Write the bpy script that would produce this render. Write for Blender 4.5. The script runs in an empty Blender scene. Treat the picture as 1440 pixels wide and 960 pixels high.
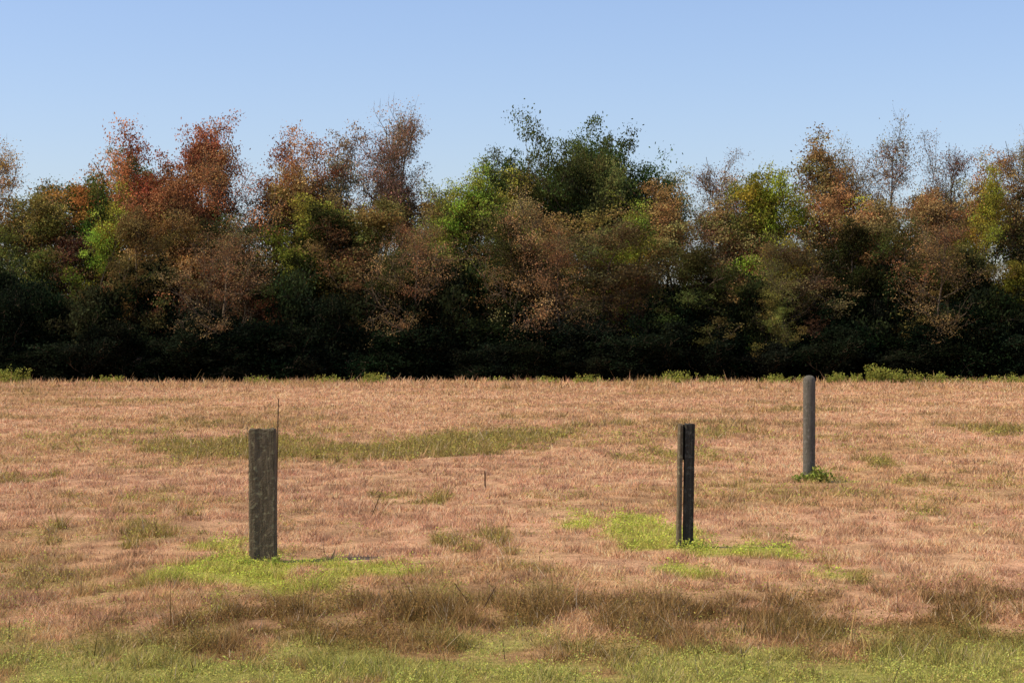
import bpy, math, random
import numpy as np
from mathutils import Vector
random.seed(11); R=np.random.default_rng(7)
S=bpy.context.scene
S.view_settings.view_transform='Standard'; S.view_settings.look='None'; S.view_settings.exposure=0
link=S.collection.objects.link

# ---------------------------------------------------------------- helpers
TAB=R.random((256,256))
def vnoise(x,y,ox=0):
    x=np.asarray(x,float)+ox*17.3; y=np.asarray(y,float)+ox*31.7
    xi=np.floor(x).astype(int); yi=np.floor(y).astype(int)
    fx=x-xi; fy=y-yi; fx=fx*fx*(3-2*fx); fy=fy*fy*(3-2*fy)
    a=TAB[xi&255,yi&255]; b=TAB[(xi+1)&255,yi&255]; c=TAB[xi&255,(yi+1)&255]; d=TAB[(xi+1)&255,(yi+1)&255]
    return (a*(1-fx)+b*fx)*(1-fy)+(c*(1-fx)+d*fx)*fy
def fbm(x,y,s,o=4,ox=0):
    t=0;a=1;n=0
    for i in range(o):
        an=.6+i*1.1; xr=x*math.cos(an)-y*math.sin(an); yr=x*math.sin(an)+y*math.cos(an)
        t=t+a*vnoise(xr/s*2**i,yr/s*2**i,ox+i*3);n+=a;a*=.55
    return t/n
def sstep(a,b,x):
    t=np.clip((x-a)/(b-a),0,1); return t*t*(3-2*t)
def mesh_np(name,V,F,col=None,mat=None,smooth=False,fmat=None,mats=None):
    me=bpy.data.meshes.new(name)
    V=np.asarray(V,np.float32);F=np.asarray(F,np.int32);k=F.shape[1]
    me.vertices.add(len(V)); me.vertices.foreach_set("co",V.ravel())
    me.loops.add(F.size); me.loops.foreach_set("vertex_index",F.ravel())
    me.polygons.add(len(F)); me.polygons.foreach_set("loop_start",np.arange(0,F.size,k,dtype=np.int32))
    me.update(calc_edges=True)
    if col is not None:
        at=me.color_attributes.new("Col",'FLOAT_COLOR','POINT')
        c=np.ones((len(V),4),np.float32); c[:,:3]=col
        at.data.foreach_set("color",c.ravel())
    for m in (mats or ([mat] if mat else [])): me.materials.append(m)
    if fmat is not None: me.polygons.foreach_set("material_index",np.asarray(fmat,np.int32))
    if smooth: me.polygons.foreach_set("use_smooth",np.ones(len(F),bool))
    return me
def new_mat(n):
    m=bpy.data.materials.new(n); m.use_nodes=True; nt=m.node_tree; nt.nodes.clear()
    return m,nt,nt.nodes.new("ShaderNodeOutputMaterial")

# ---------------------------------------------------------------- materials
def leafy(name,objcol,trans):
    m,nt,o=new_mat(name); N=nt.nodes.new; L=nt.links.new
    a=N("ShaderNodeAttribute"); a.attribute_name="Col"; src=a.outputs["Color"]
    if objcol:
        oi=N("ShaderNodeObjectInfo"); mx=N("ShaderNodeMix"); mx.data_type='RGBA'; mx.blend_type='MULTIPLY'
        mx.inputs[0].default_value=1; L(src,mx.inputs[6]); L(oi.outputs["Color"],mx.inputs[7]); src=mx.outputs[2]
    d=N("ShaderNodeBsdfDiffuse"); t=N("ShaderNodeBsdfTranslucent"); ms=N("ShaderNodeMixShader"); ms.inputs[0].default_value=trans
    L(src,d.inputs[0]); L(src,t.inputs[0]); L(d.outputs[0],ms.inputs[1]); L(t.outputs[0],ms.inputs[2]); L(ms.outputs[0],o.inputs[0])
    return m
M_leaf=leafy("tree_leaves",True,.3)
M_grass=leafy("dry_grass",False,.3)
m,nt,o=new_mat("bark"); N=nt.nodes.new;L=nt.links.new
tc=N("ShaderNodeTexCoord"); nz=N("ShaderNodeTexNoise"); nz.inputs["Scale"].default_value=6; nz.inputs["Detail"].default_value=3
cr=N("ShaderNodeValToRGB"); cr.color_ramp.elements[0].color=(.045,.034,.022,1); cr.color_ramp.elements[1].color=(.20,.15,.10,1)
cr.color_ramp.elements[0].position=.3;cr.color_ramp.elements[1].position=.7
d=N("ShaderNodeBsdfDiffuse");L(tc.outputs["Object"],nz.inputs["Vector"]);L(nz.outputs[0],cr.inputs[0]);L(cr.outputs[0],d.inputs[0]);L(d.outputs[0],o.inputs[0])
M_bark=m
m,nt,o=new_mat("ground_soil"); N=nt.nodes.new;L=nt.links.new
a=N("ShaderNodeAttribute"); a.attribute_name="Col"
geo=N("ShaderNodeNewGeometry"); nz=N("ShaderNodeTexNoise"); nz.inputs["Scale"].default_value=11; nz.inputs["Detail"].default_value=8; nz.inputs["Roughness"].default_value=.75
cr=N("ShaderNodeValToRGB"); cr.color_ramp.elements[0].color=(.45,.43,.4,1); cr.color_ramp.elements[1].color=(1.15,1.15,1.15,1)
cr.color_ramp.elements[0].position=.3;cr.color_ramp.elements[1].position=.68
mx=N("ShaderNodeMix"); mx.data_type='RGBA'; mx.blend_type='MULTIPLY'; mx.inputs[0].default_value=1
d=N("ShaderNodeBsdfDiffuse"); bp=N("ShaderNodeBump"); bp.inputs["Distance"].default_value=.04
L(geo.outputs["Position"],nz.inputs["Vector"]);L(nz.outputs[0],cr.inputs[0]);L(a.outputs[0],mx.inputs[6]);L(cr.outputs[0],mx.inputs[7])
L(mx.outputs[2],d.inputs[0]);L(nz.outputs[0],bp.inputs["Height"]);L(bp.outputs[0],d.inputs["Normal"]);L(d.outputs[0],o.inputs[0])
M_soil=m

# ---------------------------------------------------------------- field description (world metres, viewer near origin looking +Y)
EDGE=102
PATCH=[ # x,y,rx,ry,strength  bright green
 (-2.35,18.3,.95,1.4,1.1),(-1.75,17.5,.85,1.0,.95),(-2.85,18.9,.5,2.6,.75),(1.55,21.8,.75,1.7,.85),(1.95,20.0,.6,1.7,1.0),(2.35,18.9,.6,1.1,.85),(1.15,23.2,.5,1.3,.65),(4.75,30.0,.2,.7,1.1)]
OLIVE=[(-5.9,39.0,1.6,2.6,1.2),(-4.9,42.5,1.0,2.2,.8),(-3.6,37,1.3,2.4,1.0),(-1.9,40,1.1,4.2,1.4),(-.7,42.5,1.0,3,1.1),(0.7,44,1.1,3,1.),(-.6,38.3,.6,1.6,1.),(2.6,36.5,1.0,1.8,.8),(3.7,35.5,.5,1.8,1.0),
 (-.62,20.5,.34,.9,1.2),(.02,20.0,.2,.8,1.2),(-4.2,21.9,.3,.9,1.3),(-5.3,21.5,.22,.5,1.2),(-1.2,26.8,.6,1.2,.8),(6.9,35.8,.5,1.2,1.2),(12.3,48,1.5,3.0,1.),
 (3.15,22.1,.2,.6,1),(3.0,18.4,.2,.5,1.1),(-4.6,24.5,.5,1.1,.7),(7,22,.5,1,.7),(2,50,3,3,.6),(-9,52,3,3,.6),(9,62,4,5,.6),(-14,70,6,5,.6),(-7.6,41,1.3,2.2,.6),(-2.9,24,.4,1,.6),
 (5.2,24,.6,1,.7),(-8,30,1.2,2,.6),(9,30,.9,1.5,.6),(5,45,1.5,3,.6)]
def blobs(x,y,lst,w=.9):
    wx=x+(fbm(x,y*.6,.8,4,5)-.5)*w*2; wy=y+(fbm(x,y*.6,.9,4,9)-.5)*w*6
    s=0
    for (cx,cy,rx,ry,st) in lst:
        s=s+st*np.exp(-(((wx-cx)/rx)**2+((wy-cy)/ry)**2)*1.1)
    return s
def field(x,y):
    n1=fbm(x,y,3.0,4,1); n2=fbm(x,y*.6,.4,4,2); n3=fbm(x,y*.45,6,3,3)
    g=sstep(.25,.9,blobs(x,y,PATCH)*(.0+2.0*n2))
    ol=sstep(.3,.8,blobs(x,y,OLIVE)*(-.2+2.4*n2))
    ol=np.maximum(ol,.6*sstep(.54,.70,n1*.45+n2*.55))
    e=(n3-.5)*4+(n2-.5)*2.0
    br=sstep(17.6,16.2,y+e)*sstep(13.0,14.4,y+e*.6)*(.45+.55*sstep(-2.3,-.6,x+e))*sstep(.36,.53,n2)
    fr=sstep(15.9,13.4,y+e*.8)
    return g,ol,br,fr,n1,n2
C_tan=np.array([.88,.545,.29]);C_tan2=np.array([.73,.43,.22]);C_pink=np.array([.90,.51,.295])
C_ol=np.array([.37,.30,.075]);C_br=np.array([.30,.185,.06]);C_g=np.array([.56,.60,.10]);C_fg=np.array([.50,.50,.12])
k=lambda v:v[:,None]
mixc=lambda a,b,t:a*(1-k(t))+b*k(t)
def ggf(x,y): return sstep(.40,.56,fbm(x,y*.7,.45,4,12)+.12*sstep(14.6,12.6,y)-.02)
def fcol(x,y,jit=None):
    g,ol,br,fr,n1,n2=field(x,y)
    c=mixc(np.broadcast_to(C_pink,(len(x),3)),C_tan2,sstep(.38,.65,n1))
    c=mixc(c,C_tan,sstep(.4,.6,n2)*.6)
    c=c*(.78+.42*k(sstep(.3,.7,fbm(x,y*.5,.22,2,33))))*(.88+.28*k(fbm(x,y*.4,9,3,40)))
    r=R.random((len(x))) if jit else np.full(len(x),.5)
    c=mixc(c,C_ol,np.clip(ol*(.45+.7*r),0,1)); c=mixc(c,C_br,np.clip(br*(.7+.5*r),0,1))
    gg=ggf(x,y)
    fc=(C_br*1.1+C_tan*.25)*(1-k(gg))+C_fg*k(gg)
    c=mixc(c,fc,np.clip(fr*(.6+.5*r),0,1)); c=mixc(c,C_g,np.clip(g*(.4+.6*r),0,1))
    return c,(g,ol,br,fr,n1,n2,gg)
def gz(x,y): return (fbm(x,y,5,3,20)-.5)*.16+(fbm(x,y,1.1,3,22)-.5)*.06

# ground sheet
ys=np.concatenate([np.linspace(-30,8,30),np.arange(8.2,40,.2),np.arange(40,130,.8),np.geomspace(131,3000,40)])
xs=np.concatenate([-np.geomspace(3000,41,40),np.arange(-40,-12,.8),np.arange(-12,12,.2),np.arange(12,40,.8),np.geomspace(41,3000,40)])
X,Y=np.meshgrid(xs,ys); x=X.ravel();y=Y.ravel()
c,_=fcol(x,y); c=c*.7
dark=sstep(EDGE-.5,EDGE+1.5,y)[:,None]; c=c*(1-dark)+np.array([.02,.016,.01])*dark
z=gz(x,y)
nx=len(xs);ny=len(ys); i=(np.arange(ny-1)[:,None]*nx+np.arange(nx-1)).ravel()
me=mesh_np("field_ground",np.stack([x,y,z],1),np.stack([i,i+1,i+nx+1,i+nx],1),c,M_soil,True)
link(bpy.data.objects.new("field_ground",me))

# ---------------------------------------------------------------- grass
def blades(n,y0,y1,tall=1.0,fil=None,p=0):
    u=R.random(n); y=y0*np.exp(u*math.log(y1/y0)); x=(R.random(n)*2-1)*(.29*y+1.5)
    col,(g,ol,br,fr,n1,n2,gg)=fcol(x,y,True)
    keep=np.ones(n,bool) if fil is None else fil(x,y,g,ol,br,fr,n1,n2)
    x,y,col,g,ol,br,fr,n2=[q[keep] for q in (x,y,col,g,ol,br,fr,n2)]; n=len(x)
    tuft=fbm(x,y*.7,.28,3,60)
    h=(.016+.035*R.random(n)**1.5)*(.3+1.5*sstep(.3,.7,tuft))*tall*(1+.6*br+.7*ol*(1-.6*fr))*(1-.2*fr)*(1+y/130)
    odd=R.random(n)<.01; h=np.where(odd,h*2.2,h)
    w=np.maximum(.0032,y*.00025)*(.6+.8*R.random(n))
    az=R.random(n)*2*math.pi; la=R.random(n)*2*math.pi; lean=h*(.2+1.2*R.random(n)**1.5)
    z=gz(x,y)-.006
    dx=np.cos(az)*w;dy=np.sin(az)*w
    V=np.empty((n,3,3),np.float32)
    V[:,0]=np.stack([x-dx,y-dy,z],1);V[:,1]=np.stack([x+dx,y+dy,z],1)
    V[:,2]=np.stack([x+np.cos(la)*lean,y+np.sin(la)*lean,z+h],1)
    col=col*(.6+.7*R.random(n))[:,None]*(1+R.normal(0,.05,(n,3)))
    straw=(R.random(n)<.05)&(g<.4); col[straw]=np.array([.88,.68,.43])*(.7+.3*R.random((straw.sum(),1)))
    drk=R.random(n)<.12; col[drk]*=.4
    col=np.clip(col,0.01,.9)
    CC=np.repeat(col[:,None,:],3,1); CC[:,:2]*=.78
    return V.reshape(-1,3),CC.reshape(-1,3)
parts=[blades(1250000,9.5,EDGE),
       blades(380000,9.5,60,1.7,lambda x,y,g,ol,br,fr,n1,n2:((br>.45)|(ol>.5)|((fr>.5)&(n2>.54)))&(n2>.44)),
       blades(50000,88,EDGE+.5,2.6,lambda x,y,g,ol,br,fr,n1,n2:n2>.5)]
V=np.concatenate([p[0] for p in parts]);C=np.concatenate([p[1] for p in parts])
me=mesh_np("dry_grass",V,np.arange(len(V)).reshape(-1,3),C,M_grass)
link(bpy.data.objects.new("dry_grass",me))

# ---------------------------------------------------------------- generic leaves & tubes
def leaf_quads(P,size,col,flat=0):
    n=len(P); a=R.normal(size=(n,3)); a[:,2]*=1-flat; a/=np.linalg.norm(a,axis=1)[:,None]
    b=np.cross(a,R.normal(size=(n,3)))
    if flat: b[:,2]*=1-flat
    b/=np.linalg.norm(b,axis=1)[:,None]
    s=(size*(.6+.8*R.random(n)))[:,None]
    V=np.stack([P+a*s,P+b*s*.55,P-a*s,P-b*s*.55],1).reshape(-1,3)
    return V,np.repeat(col,4,0)
# low broad-leaved weeds carpeting the green parts of the field
n=780000; u=R.random(n); y=9.5*np.exp(u*math.log(48/9.5)); x=(R.random(n)*2-1)*(.29*y+1.5)
g,ol,br,fr,n1,n2=field(x,y); gg=ggf(x,y)
cl=fbm(x,y*.7,.16,3,70)
pr=np.clip(g*.85+.85*fr*gg+.7*br+.6*ol,0,1)*sstep(.34,.52,cl)
kk=R.random(n)<pr; x,y,g,ol,br,fr,gg,cl=[q[kk] for q in (x,y,g,ol,br,fr,gg,cl)]; n=len(x)
hh=(.015+.09*np.clip(cl-.4,0,.4)/.4*(1+1.2*br+.5*ol))*(.8+.4*R.random(n))*(1+y/80)
z=gz(x,y)+hh*R.random(n)**.6
c=mixc(np.tile(C_fg*1.05,(n,1)),C_br*.9,np.clip(br*1.3,0,1)); c=mixc(c,C_ol*1.1,np.clip(ol*(1-fr)*(1-br),0,1)); c=mixc(c,C_g*1.0,np.clip(g,0,1))
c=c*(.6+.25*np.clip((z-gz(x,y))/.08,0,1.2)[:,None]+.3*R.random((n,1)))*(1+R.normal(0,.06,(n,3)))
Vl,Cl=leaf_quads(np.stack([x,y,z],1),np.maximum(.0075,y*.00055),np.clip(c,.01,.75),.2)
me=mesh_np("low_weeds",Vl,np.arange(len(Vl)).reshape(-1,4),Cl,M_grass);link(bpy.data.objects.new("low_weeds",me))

def tubes(segs,sides=4):
    A=np.array([s[0] for s in segs]);B=np.array([s[1] for s in segs]);r0=np.array([s[2] for s in segs]);r1=np.array([s[3] for s in segs])
    d=B-A;d/=np.linalg.norm(d,axis=1)[:,None]+1e-9
    up=np.where(np.abs(d[:,2:3])>.9,np.array([[1.,0,0]]),np.array([[0,0,1.]]))
    u=np.cross(d,up);u/=np.linalg.norm(u,axis=1)[:,None];v=np.cross(d,u)
    t=np.arange(sides)*2*math.pi/sides
    ring=u[:,None,:]*np.cos(t)[None,:,None]+v[:,None,:]*np.sin(t)[None,:,None]
    V=np.concatenate([A[:,None]+ring*r0[:,None,None],B[:,None]+ring*r1[:,None,None]],1)
    n=len(segs);base=(np.arange(n)*2*sides)[:,None];j=np.arange(sides);kq=(j+1)%sides
    F=np.stack([base+j,base+kq,base+sides+kq,base+sides+j],2).reshape(-1,4)
    return V.reshape(-1,3),F
def nrm(v): return v/math.sqrt(v[0]*v[0]+v[1]*v[1]+v[2]*v[2])
def grow(segs,p,d,L,r0,r1,n,wob,up):
    pts=[p];st=L/n
    for i in range(n):
        d=d+R.normal(0,wob,3); d[2]+=up; d=nrm(d); q=p+d*st
        segs.append((p,q,r0+(r1-r0)*i/n,r0+(r1-r0)*(i+1)/n)); p=q; pts.append(p)
    return pts,d
def make_tree(name,H=14,Rc=4.5,base=.22,nl=17,ns=6,nt_=5,leaves=42,sig=.33,ls=.11,fine=0,miss=.0,e0=15,e1=45,lh=.93,up=.12,hue=.5):
    segs=[];LP=[];LC=[]
    tp,_=grow(segs,np.zeros(3),np.array([0,0,1.]),H*lh,.20,.03,12,.10,.08)
    tp=np.array(tp); side=R.random()*6.28
    for i in range(nl):
        f=base+(0.97-base)*(i+R.random()*.8)/nl; fi=f*12; a=int(min(fi,11)); p=tp[a]+(tp[a+1]-tp[a])*(fi-a)
        u=(f-base)/(1-base); prof=(math.sin(math.pi*min(1,(.22+u*.78)))**.6) if u<.97 else .3
        ang=R.random()*2*math.pi if i%2 else i*2.4
        L=Rc*(.3+.75*prof)*(.45+.8*R.random())*(1-.2*u)*(1+.25*math.cos(ang-side))
        el=math.radians(e0+e1*u+R.normal(0,14)); d=np.array([math.cos(ang)*math.cos(el),math.sin(ang)*math.cos(el),math.sin(el)])
        lp,ld=grow(segs,p,d,L,.09*(1.1-f),.022,6,.16,.06)
        hue_l=R.random(); bl=.6+.8*R.random(); bare=R.random()<miss
        for s in range(ns):
            kx=int(1+5*(s+.5+R.random()*.5)/(ns+.5)); q=lp[min(kx,6)]
            dd=nrm(ld+R.normal(0,.8,3)+np.array([0,0,.2])); sp,sd=grow(segs,q,dd,L*.42*(.4+1.0*R.random())+.2,.025,.011,3,.18,.05)
            b2=.65+.7*R.random(); hue_s=hue_l*.6+R.random()*.4
            for t in range(nt_):
                q2=sp[1+int(R.random()*2.99)]; td=nrm(sd+R.normal(0,.8,3)+np.array([0,0,up]))
                tw,tdd=grow(segs,q2,td,.4+.7*R.random(),.012,.006,2,.2,.03)
                for w in range(fine):
                    q3=tw[1+int(R.random()*1.99)]; grow(segs,q3,nrm(tdd+R.normal(0,.8,3)),.3+.35*R.random(),.009,.004,2,.2,.03)
                nlv=int(leaves*(.1+1.8*R.random())*(.12 if bare else 1))
                if nlv>0:
                    c0=(tw[1]+tw[2])/2
                    P=c0+R.normal(0,1,(nlv,3))*sig*(.6+.8*R.random())*np.array([1,1,.6])
                    cc=np.ones((nlv,3))*bl*b2*(.55+.9*R.random((nlv,1)))
                    cc*=np.array([1+hue*(hue_s-.5),1+hue*.7*(.5-hue_s),1]) ; LP.append(P);LC.append(cc)
    Vt,Ft=tubes(segs,3 if fine else 4); Ct=np.ones((len(Vt),3))
    Vl,Cl=leaf_quads(np.concatenate(LP),ls,np.concatenate(LC)); Fl=np.arange(len(Vl)).reshape(-1,4)+len(Vt)
    V=np.concatenate([Vt,Vl]);F=np.concatenate([Ft,Fl]);C=np.concatenate([Ct,Cl])
    fm=np.concatenate([np.zeros(len(Ft)),np.ones(len(Fl))])
    return mesh_np(name,V,F,C,mats=[M_bark,M_leaf],fmat=fm)
PR={'dense':[make_tree("tree_dense_%d"%i,leaves=54,sig=.38,ls=.085) for i in range(3)],
    'mid':[make_tree("tree_mid_%d"%i,leaves=40,sig=.37,ls=.075,fine=1,miss=.08,hue=.65) for i in range(4)],
    'sparse':[make_tree("tree_sparse_%d"%i,leaves=22,sig=.40,ls=.06,fine=2,miss=.06,Rc=5,e1=38) for i in range(3)],
    'umb':[make_tree("tree_umbrella_%d"%i,H=13.2,Rc=5.0,base=.64,nl=16,ns=7,nt_=6,leaves=48,sig=.37,ls=.085,miss=.06,e0=0,e1=24,lh=.88,up=.0) for i in range(3)],
    'shrub':[make_tree("shrub_%d"%i,H=4,Rc=2.6,base=.04,nl=12,ns=5,nt_=4,leaves=44,sig=.36,ls=.10) for i in range(2)]}
PH={kd:[max(v.co.z for v in me.vertices) for me in ms] for kd,ms in PR.items()}
line=bpy.data.objects.new("tree_line",None); link(line)
cnt=[0]
def put(kind,x,y,h,hw,col,lean=0,var=None):
    i=random.randrange(len(PR[kind])) if var is None else var
    me=PR[kind][i]; ob=bpy.data.objects.new(("shrub_%03d" if kind=='shrub' else "tree_%03d")%cnt[0],me); cnt[0]+=1
    H0=PH[kind][i]*.97; R0=2.8 if kind=='shrub' else 4.3
    ob.scale=(hw/R0,hw/R0*random.uniform(.85,1.1),h/H0); ob.location=(x,y,-.05); ob.rotation_euler=(0,lean,random.random()*6.28)
    if lean: ob.rotation_euler=(0,lean,0)
    j=lambda:1+random.uniform(-.1,.1)
    ob.color=(col[0]*j(),col[1]*j(),col[2]*j(),1); ob.parent=line; link(ob)
RUST=(.42,.195,.08);BROWN=(.34,.22,.085);GRAYB=(.32,.215,.12);GREEN=(.10,.14,.036);YG=(.34,.32,.05);OLV=(.23,.21,.055);DK=(.011,.016,.008);ORG=(.44,.26,.07);DOL=(.075,.08,.024);DG=(.028,.036,.014)  # DK, DG: shade at the foot of the wood put into shrub leaf colour
feat=[('sparse',-31.5,115,14.2,3.4,ORG),('umb',-26.5,116,14.0,2.9,GREEN),('umb',-22.8,117,13.8,2.4,OLV),('mid',-19.6,115,15.3,3.6,RUST),('mid',-17.8,115.5,15.9,3.6,RUST),('mid',-15.7,114,15.4,3.4,RUST),('sparse',-17,113,14.4,3.8,RUST),('dense',-18.5,116.5,15.0,3.6,RUST),
('mid',-12.8,115,14.6,3.4,RUST),('mid',-11.3,117,15.4,3.2,GRAYB,.06),('sparse',-9.9,118,16.8,3.8,GRAYB,.05),('sparse',-9.0,116.5,17.0,3.2,GRAYB,.06),('sparse',-8.4,117,16.6,2.8,GRAYB,.07),('mid',-5.3,115,13.0,3.0,BROWN),
('dense',-1.8,116,14.0,2.8,GREEN),('umb',-.3,117,15.0,3.0,GREEN),('umb',2.2,117,16.1,3.4,GREEN),('umb',3.8,116,15.8,3.2,GREEN),('umb',5.6,117.5,16.0,3.5,GREEN),('umb',7.4,118,15.4,3.0,GREEN,.03),
('mid',.9,111,12.9,3.0,YG),('mid',-3.2,110.5,11.8,2.9,YG),('sparse',11.6,115,13.9,3.0,GRAYB),('mid',9.2,114,11.8,3,BROWN),('mid',6.6,111,10.6,2.6,YG),
('dense',16.2,111,12.6,3.4,YG),('dense',13.6,113,12.2,3,OLV),('mid',22.0,115,15.2,3.9,BROWN),('sparse',23.0,116,16.2,3.8,GRAYB),('mid',19.2,115,14.0,2.8,BROWN),('sparse',26.6,116,14.9,3.0,GRAYB),('sparse',20.6,114,14.6,3.0,BROWN),
('sparse',29.6,115,14.9,3.0,BROWN),('mid',28,113,13.4,3,BROWN),('dense',31.5,114,13.3,3,OLV),('sparse',32.8,115,15.0,3,GRAYB),('mid',-25.8,112.5,11.6,2.6,YG),('mid',26.0,111.5,12.8,2.2,YG),
('sparse',.25,105.2,10.8,3.2,BROWN),('sparse',2.6,106,9,2.6,BROWN),('sparse',-5.4,105.5,9.8,2.8,BROWN),('dense',-7.2,107,7.4,2.6,DOL),('dense',10.2,107,7.5,3,DOL),('sparse',15.5,105.5,8.4,2.8,OLV),('mid',14.5,105.5,5.2,1.7,OLV),
('sparse',-16,106,9.4,3,BROWN),('sparse',24,106,9.4,3,BROWN)]
for f in feat: put(*f)
def pal(x):
    if x<-13: return random.choice([RUST,BROWN,BROWN,ORG,OLV,DOL])
    if x<9: return random.choice([BROWN,OLV,DOL,YG,BROWN,OLV,DOL])
    return random.choice([BROWN,OLV,OLV,BROWN,DOL,RUST,YG])
for dd,hh,st in ((112,11.2,3.3),(118,12.4,3.6)):
    xx=-44
    while xx<44:
        h2=hh+(2.5 if abs(xx)>34 and random.random()<.4 else 0)
        put(random.choice(['mid','mid','dense']),xx+random.uniform(-1,1),dd+random.uniform(-1.5,1.5),h2*random.uniform(.86,1.03),random.uniform(3.3,4.2),pal(xx)); xx+=st
xx=-42
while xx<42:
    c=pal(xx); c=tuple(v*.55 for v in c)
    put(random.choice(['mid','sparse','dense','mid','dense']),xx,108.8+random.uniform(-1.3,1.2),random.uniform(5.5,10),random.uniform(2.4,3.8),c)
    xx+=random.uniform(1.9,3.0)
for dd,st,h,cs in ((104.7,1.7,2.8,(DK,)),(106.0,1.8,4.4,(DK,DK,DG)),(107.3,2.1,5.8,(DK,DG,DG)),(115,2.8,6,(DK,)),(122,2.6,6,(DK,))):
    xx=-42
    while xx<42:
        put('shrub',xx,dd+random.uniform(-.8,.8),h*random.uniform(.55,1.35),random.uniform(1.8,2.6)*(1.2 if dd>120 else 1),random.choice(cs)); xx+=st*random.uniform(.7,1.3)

# ---------------------------------------------------------------- weeds at the field edge and in the field
def weed(name,spots,col,ls=.045,sp=.06):
    P=[];C=[];segs=[]
    for (x,y,w,h,n) in spots:
        for s in range(n):
            bx=x+R.normal(0,w*.5);by=y+R.normal(0,w*.4); hh=h*(.3+.8*R.random()); b=np.array([bx,by,-.02])
            pts,_=grow(segs,b,nrm(np.array([R.normal(0,.25),R.normal(0,.25),1])),hh,.006,.003,3,.12,.05)
            for q in pts[1:]:
                kq=7;P.append(q+R.normal(0,sp,(kq,3)));C.append(np.array(col)*(.45+R.random((kq,1)))*(1+R.normal(0,.08,(kq,3))))
    P=np.concatenate(P);Vt,Ft=tubes(segs,3);Vl,Cl=leaf_quads(P,ls,np.clip(np.concatenate(C),.01,1))
    Ft4=np.concatenate([Ft,np.arange(len(Vl)).reshape(-1,4)+len(Vt)])
    Ct=np.tile(np.array(col)*.6,(len(Vt),1))
    me=mesh_np(name,np.concatenate([Vt,Vl]),Ft4,np.concatenate([Ct,Cl]),M_grass)
    link(bpy.data.objects.new(name,me))
E=EDGE-2
sp=[(17.1,E,.5,.55,40),(18.0,E,.4,.45,30),(19.1,E,.5,.95,80),(20.1,E,.6,.75,60),(21.1,E,.4,.55,30),(22.3,E,.4,.6,40),(8.6,E,.9,.6,60),(10.4,E,.5,.4,25),
   (-7.2,E,.8,.5,50),(-26.4,E,.9,.8,70),(26,E,1.6,.45,50),(-21,E,1,.4,30),(4.2,E,.8,.4,30)]
for i in range(26): sp.append((random.uniform(-30,30),E+random.uniform(-.5,1.5),.7,random.uniform(.2,.5),14))
weed("green_weeds",sp,(.33,.34,.07))
weed("green_weeds",[(4.60,30.1,.14,.10,30),(4.86,30.1,.14,.20,34)],(.30,.33,.07),.025,.03)
weed("green_weeds",[(-2.44,18.75,.25,.08,26),(-2.30,18.7,.1,.10,16),(1.9,20.1,.2,.12,24),(1.75,20.15,.12,.07,14)],(.36,.42,.08),.012,.02)

# dry stalks
segs=[];
def stalk(x,y,h,lx=0,r=.005,j=.03):
    grow(segs,np.array([x,y,-.02]),nrm(np.array([lx+R.normal(0,j),R.normal(0,j),1])),h,r,r*.6,5,j,0)
stalk(-2.64,21.4,1.58,0,.009,.01);stalk(-.40,28.4,.30,0,.013,.01);stalk(-1.78,24,.40,.5,.006);stalk(-.3,15.6,.30,-.6);stalk(-.25,15.7,.24,.5)
for i in range(120):
    y=random.uniform(12,60);stalk(random.uniform(-.3*y,.3*y),y,random.uniform(.08,.2),random.uniform(-.4,.4),.003)
Vt,Ft=tubes(segs,4)
me=mesh_np("dry_weed_stalks",Vt,Ft,np.tile(np.array([.10,.065,.045]),(len(Vt),1)),M_grass);link(bpy.data.objects.new("dry_weed_stalks",me))

# ---------------------------------------------------------------- posts
def post_mat(name,c0,c1,lich,scale=(14,14,1.2),rough=.85):
    m,nt,o=new_mat(name);N=nt.nodes.new;L=nt.links.new
    tc=N("ShaderNodeTexCoord");mp=N("ShaderNodeMapping");mp.inputs["Scale"].default_value=scale
    n1=N("ShaderNodeTexNoise");n1.inputs["Scale"].default_value=3;n1.inputs["Detail"].default_value=8;n1.inputs["Roughness"].default_value=.7
    n2=N("ShaderNodeTexNoise");n2.inputs["Scale"].default_value=22;n2.inputs["Detail"].default_value=6
    n3=N("ShaderNodeTexNoise");n3.inputs["Scale"].default_value=60;n3.inputs["Detail"].default_value=3
    r=N("ShaderNodeValToRGB");r.color_ramp.elements[0].color=(*c0,1);r.color_ramp.elements[1].color=(*c1,1);r.color_ramp.elements[0].position=.35;r.color_ramp.elements[1].position=.68
    r2=N("ShaderNodeValToRGB");r2.color_ramp.elements[0].position=.55;r2.color_ramp.elements[1].position=.66
    mx=N("ShaderNodeMix");mx.data_type='RGBA';mx.inputs[7].default_value=(*lich,1)
    b=N("ShaderNodeBsdfPrincipled");b.inputs["Roughness"].default_value=rough;b.inputs["Specular IOR Level"].default_value=.1
    bp=N("ShaderNodeBump");bp.inputs["Distance"].default_value=.012;bp.inputs["Strength"].default_value=.8
    ad=N("ShaderNodeMath");ad.operation='ADD'
    L(tc.outputs["Object"],mp.inputs[0]);L(mp.outputs[0],n1.inputs["Vector"]);L(tc.outputs["Object"],n2.inputs["Vector"]);L(tc.outputs["Object"],n3.inputs["Vector"])
    L(n1.outputs[0],r.inputs[0]);L(n2.outputs[0],r2.inputs[0]);L(r2.outputs[0],mx.inputs[0]);L(r.outputs[0],mx.inputs[6])
    L(mx.outputs[2],b.inputs["Base Color"]);L(n1.outputs[0],ad.inputs[0]);L(n3.outputs[0],ad.inputs[1]);L(ad.outputs[0],bp.inputs["Height"]);L(bp.outputs[0],b.inputs["Normal"]);L(b.outputs[0],o.inputs[0])
    return m
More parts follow.
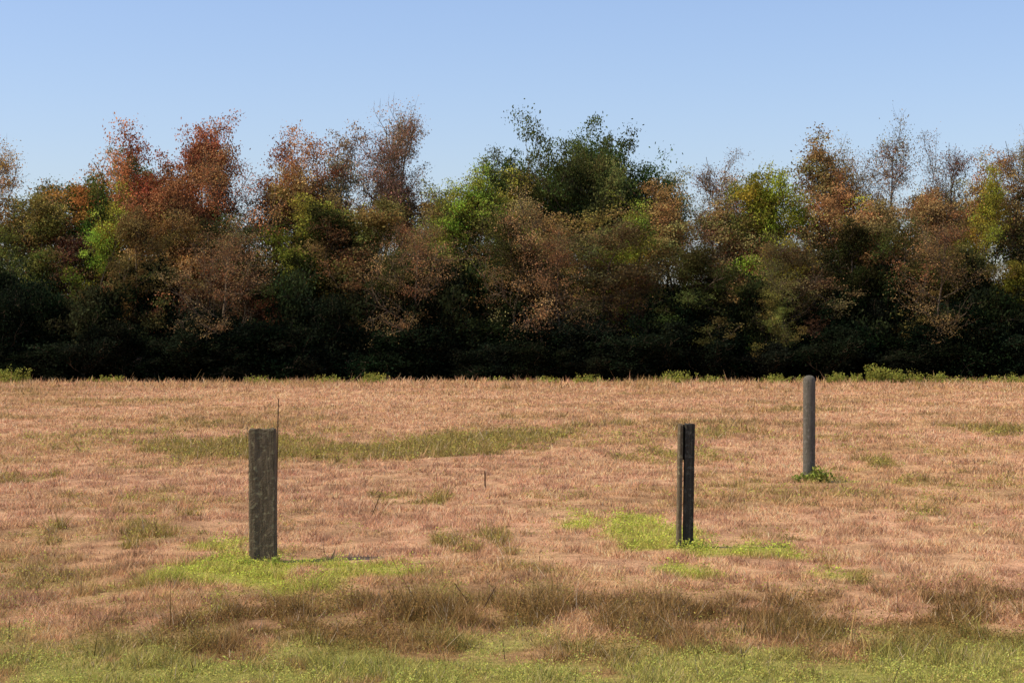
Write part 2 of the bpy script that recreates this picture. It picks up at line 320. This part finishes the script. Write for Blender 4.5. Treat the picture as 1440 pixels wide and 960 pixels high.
def prism(prof,h,nz=26,jit=.004,topslope=0,dome=0,toprag=.006,seed=0):
    rr=np.random.default_rng(seed);prof=np.array(prof,float);n=len(prof);V=[];F=[]
    zs=list(np.linspace(-.25,h-max(dome,0.008),nz)); lev=[(z,1.0) for z in zs]
    if dome>0:
        for t in np.linspace(0,1,7)[1:]: lev.append((h-dome+dome*math.sin(t*math.pi/2),max(.02,math.cos(t*math.pi/2*.98))))
    else: lev.append((h,.955))
    off=rr.normal(0,jit,(n,2));
    for kz,(z,s) in enumerate(lev):
        o2=off+rr.normal(0,jit*.35,(n,2)); top=kz>=nz-1
        for i in range(n):
            q=prof[i]*s+o2[i]*(s if dome else 1); zz=z+((topslope*prof[i,0]+rr.normal(0,toprag)) if (top and not dome) else 0)
            V.append((q[0],q[1],zz))
    for kz in range(len(lev)-1):
        for i in range(n):
            a=kz*n+i;b=kz*n+(i+1)%n; F.append((a,b,b+n,a+n))
    c=len(V); last=(len(lev)-1)*n; V.append((*(prof.mean(0)),np.mean([V[last+i][2] for i in range(n)])))
    F2=[(last+i,last+(i+1)%n,c) for i in range(n)]
    return V,F+F2
def rect(w,d,r=.012,m=6,cx=0,cy=0):
    P=[];cs=[(-w/2,-d/2),(w/2,-d/2),(w/2,d/2),(-w/2,d/2)]
    for q in range(4):
        a=np.array(cs[q]);b=np.array(cs[(q+1)%4]);t=nrm(np.append(b-a,0))[:2]
        for s in np.linspace(0,1,m): P.append(a+t*r+(b-a-2*t*r)*s)
    return [(p[0]+cx,p[1]+cy) for p in P]
def obj(name,V,F,mat,loc,rot=(0,0,0),smooth=False,parent=None):
    me=bpy.data.meshes.new(name);me.from_pydata([tuple(v) for v in V],[],F);me.update();me.materials.append(mat)
    if smooth:
        for p in me.polygons:p.use_smooth=True
    ob=bpy.data.objects.new(name,me);ob.location=loc;ob.rotation_euler=rot;link(ob)
    if parent: ob.parent=parent
    return ob
MA=post_mat("weathered_wood",(.075,.058,.034),(.19,.145,.09),(.23,.20,.115))
MB=post_mat("dark_weathered_wood",(.028,.026,.02),(.066,.06,.046),(.09,.085,.066))
MC=post_mat("grey_post",(.085,.078,.058),(.15,.135,.105),(.17,.155,.125),(6,6,1.5))
V,F=prism(rect(.258,.20),1.335,jit=.003,topslope=.01,seed=1); obj("wooden_fence_post",V,F,MA,(-2.462,18.9,0),(0,math.radians(-.3),math.radians(2)))
e=bpy.data.objects.new("wooden_fence_post",None);e.location=(1.83,20.2,0);e.rotation_euler=(0,math.radians(.9),0);link(e)
V,F=prism(rect(.044,.15,.006,4),1.325,jit=.0015,seed=2);obj("side_board",V,F,MA,(-.070,-.01,0),(0,0,0),parent=e)
V,F=prism(rect(.10,.14,.008,5),1.33,jit=.002,topslope=-.05,seed=3);obj("main_board",V,F,MB,(.028,0,0),parent=e)
V,F=prism(rect(.11,.05,.006,3),.12,jit=.001,nz=4,seed=4);obj("top_spacer",V,F,MB,(-.02,.03,1.2),parent=e)
circ=[(.096*math.cos(t),.096*math.sin(t)) for t in np.arange(28)*2*math.pi/28]
V,F=prism(circ,1.665,jit=.0012,dome=.075,seed=5);obj("round_fence_post",V,F,MC,(4.71,30.3,0),(0,math.radians(.2),0),True)

# ---------------------------------------------------------------- light, sky, camera
EL=math.radians(50);AZ=math.radians(99)
s=Vector((-math.sin(AZ)*math.cos(EL),math.cos(AZ)*math.cos(EL),math.sin(EL)))
sun=bpy.data.lights.new("sun",'SUN');sun.energy=5;sun.angle=math.radians(.5);sun.color=(1,.88,.69)
so=bpy.data.objects.new("sun",sun);so.rotation_euler=s.to_track_quat('Z','Y').to_euler();link(so)
w=bpy.data.worlds.new("World");S.world=w;w.use_nodes=True;nt=w.node_tree;bg=nt.nodes["Background"]
sk=nt.nodes.new("ShaderNodeTexSky");sk.sky_type='NISHITA';sk.sun_disc=False;sk.sun_elevation=EL;sk.sun_rotation=2*math.pi-AZ
sk.air_density=1.05;sk.dust_density=1.0;sk.ozone_density=3.6
mx=nt.nodes.new("ShaderNodeMix");mx.data_type='RGBA';mx.blend_type='MULTIPLY';mx.inputs[0].default_value=1;mx.inputs[7].default_value=(1.08,1.02,1.11,1)
nt.links.new(sk.outputs[0],mx.inputs[6]);nt.links.new(mx.outputs[2],bg.inputs[0]);bg.inputs[1].default_value=.15
cam=bpy.data.cameras.new("camera");cam.lens=18/math.tan(math.radians(15));cam.sensor_width=36;cam.clip_end=6000
co=bpy.data.objects.new("camera",cam);co.location=(0,0,2.2);co.rotation_euler=(math.radians(90),0,0);link(co);S.camera=co
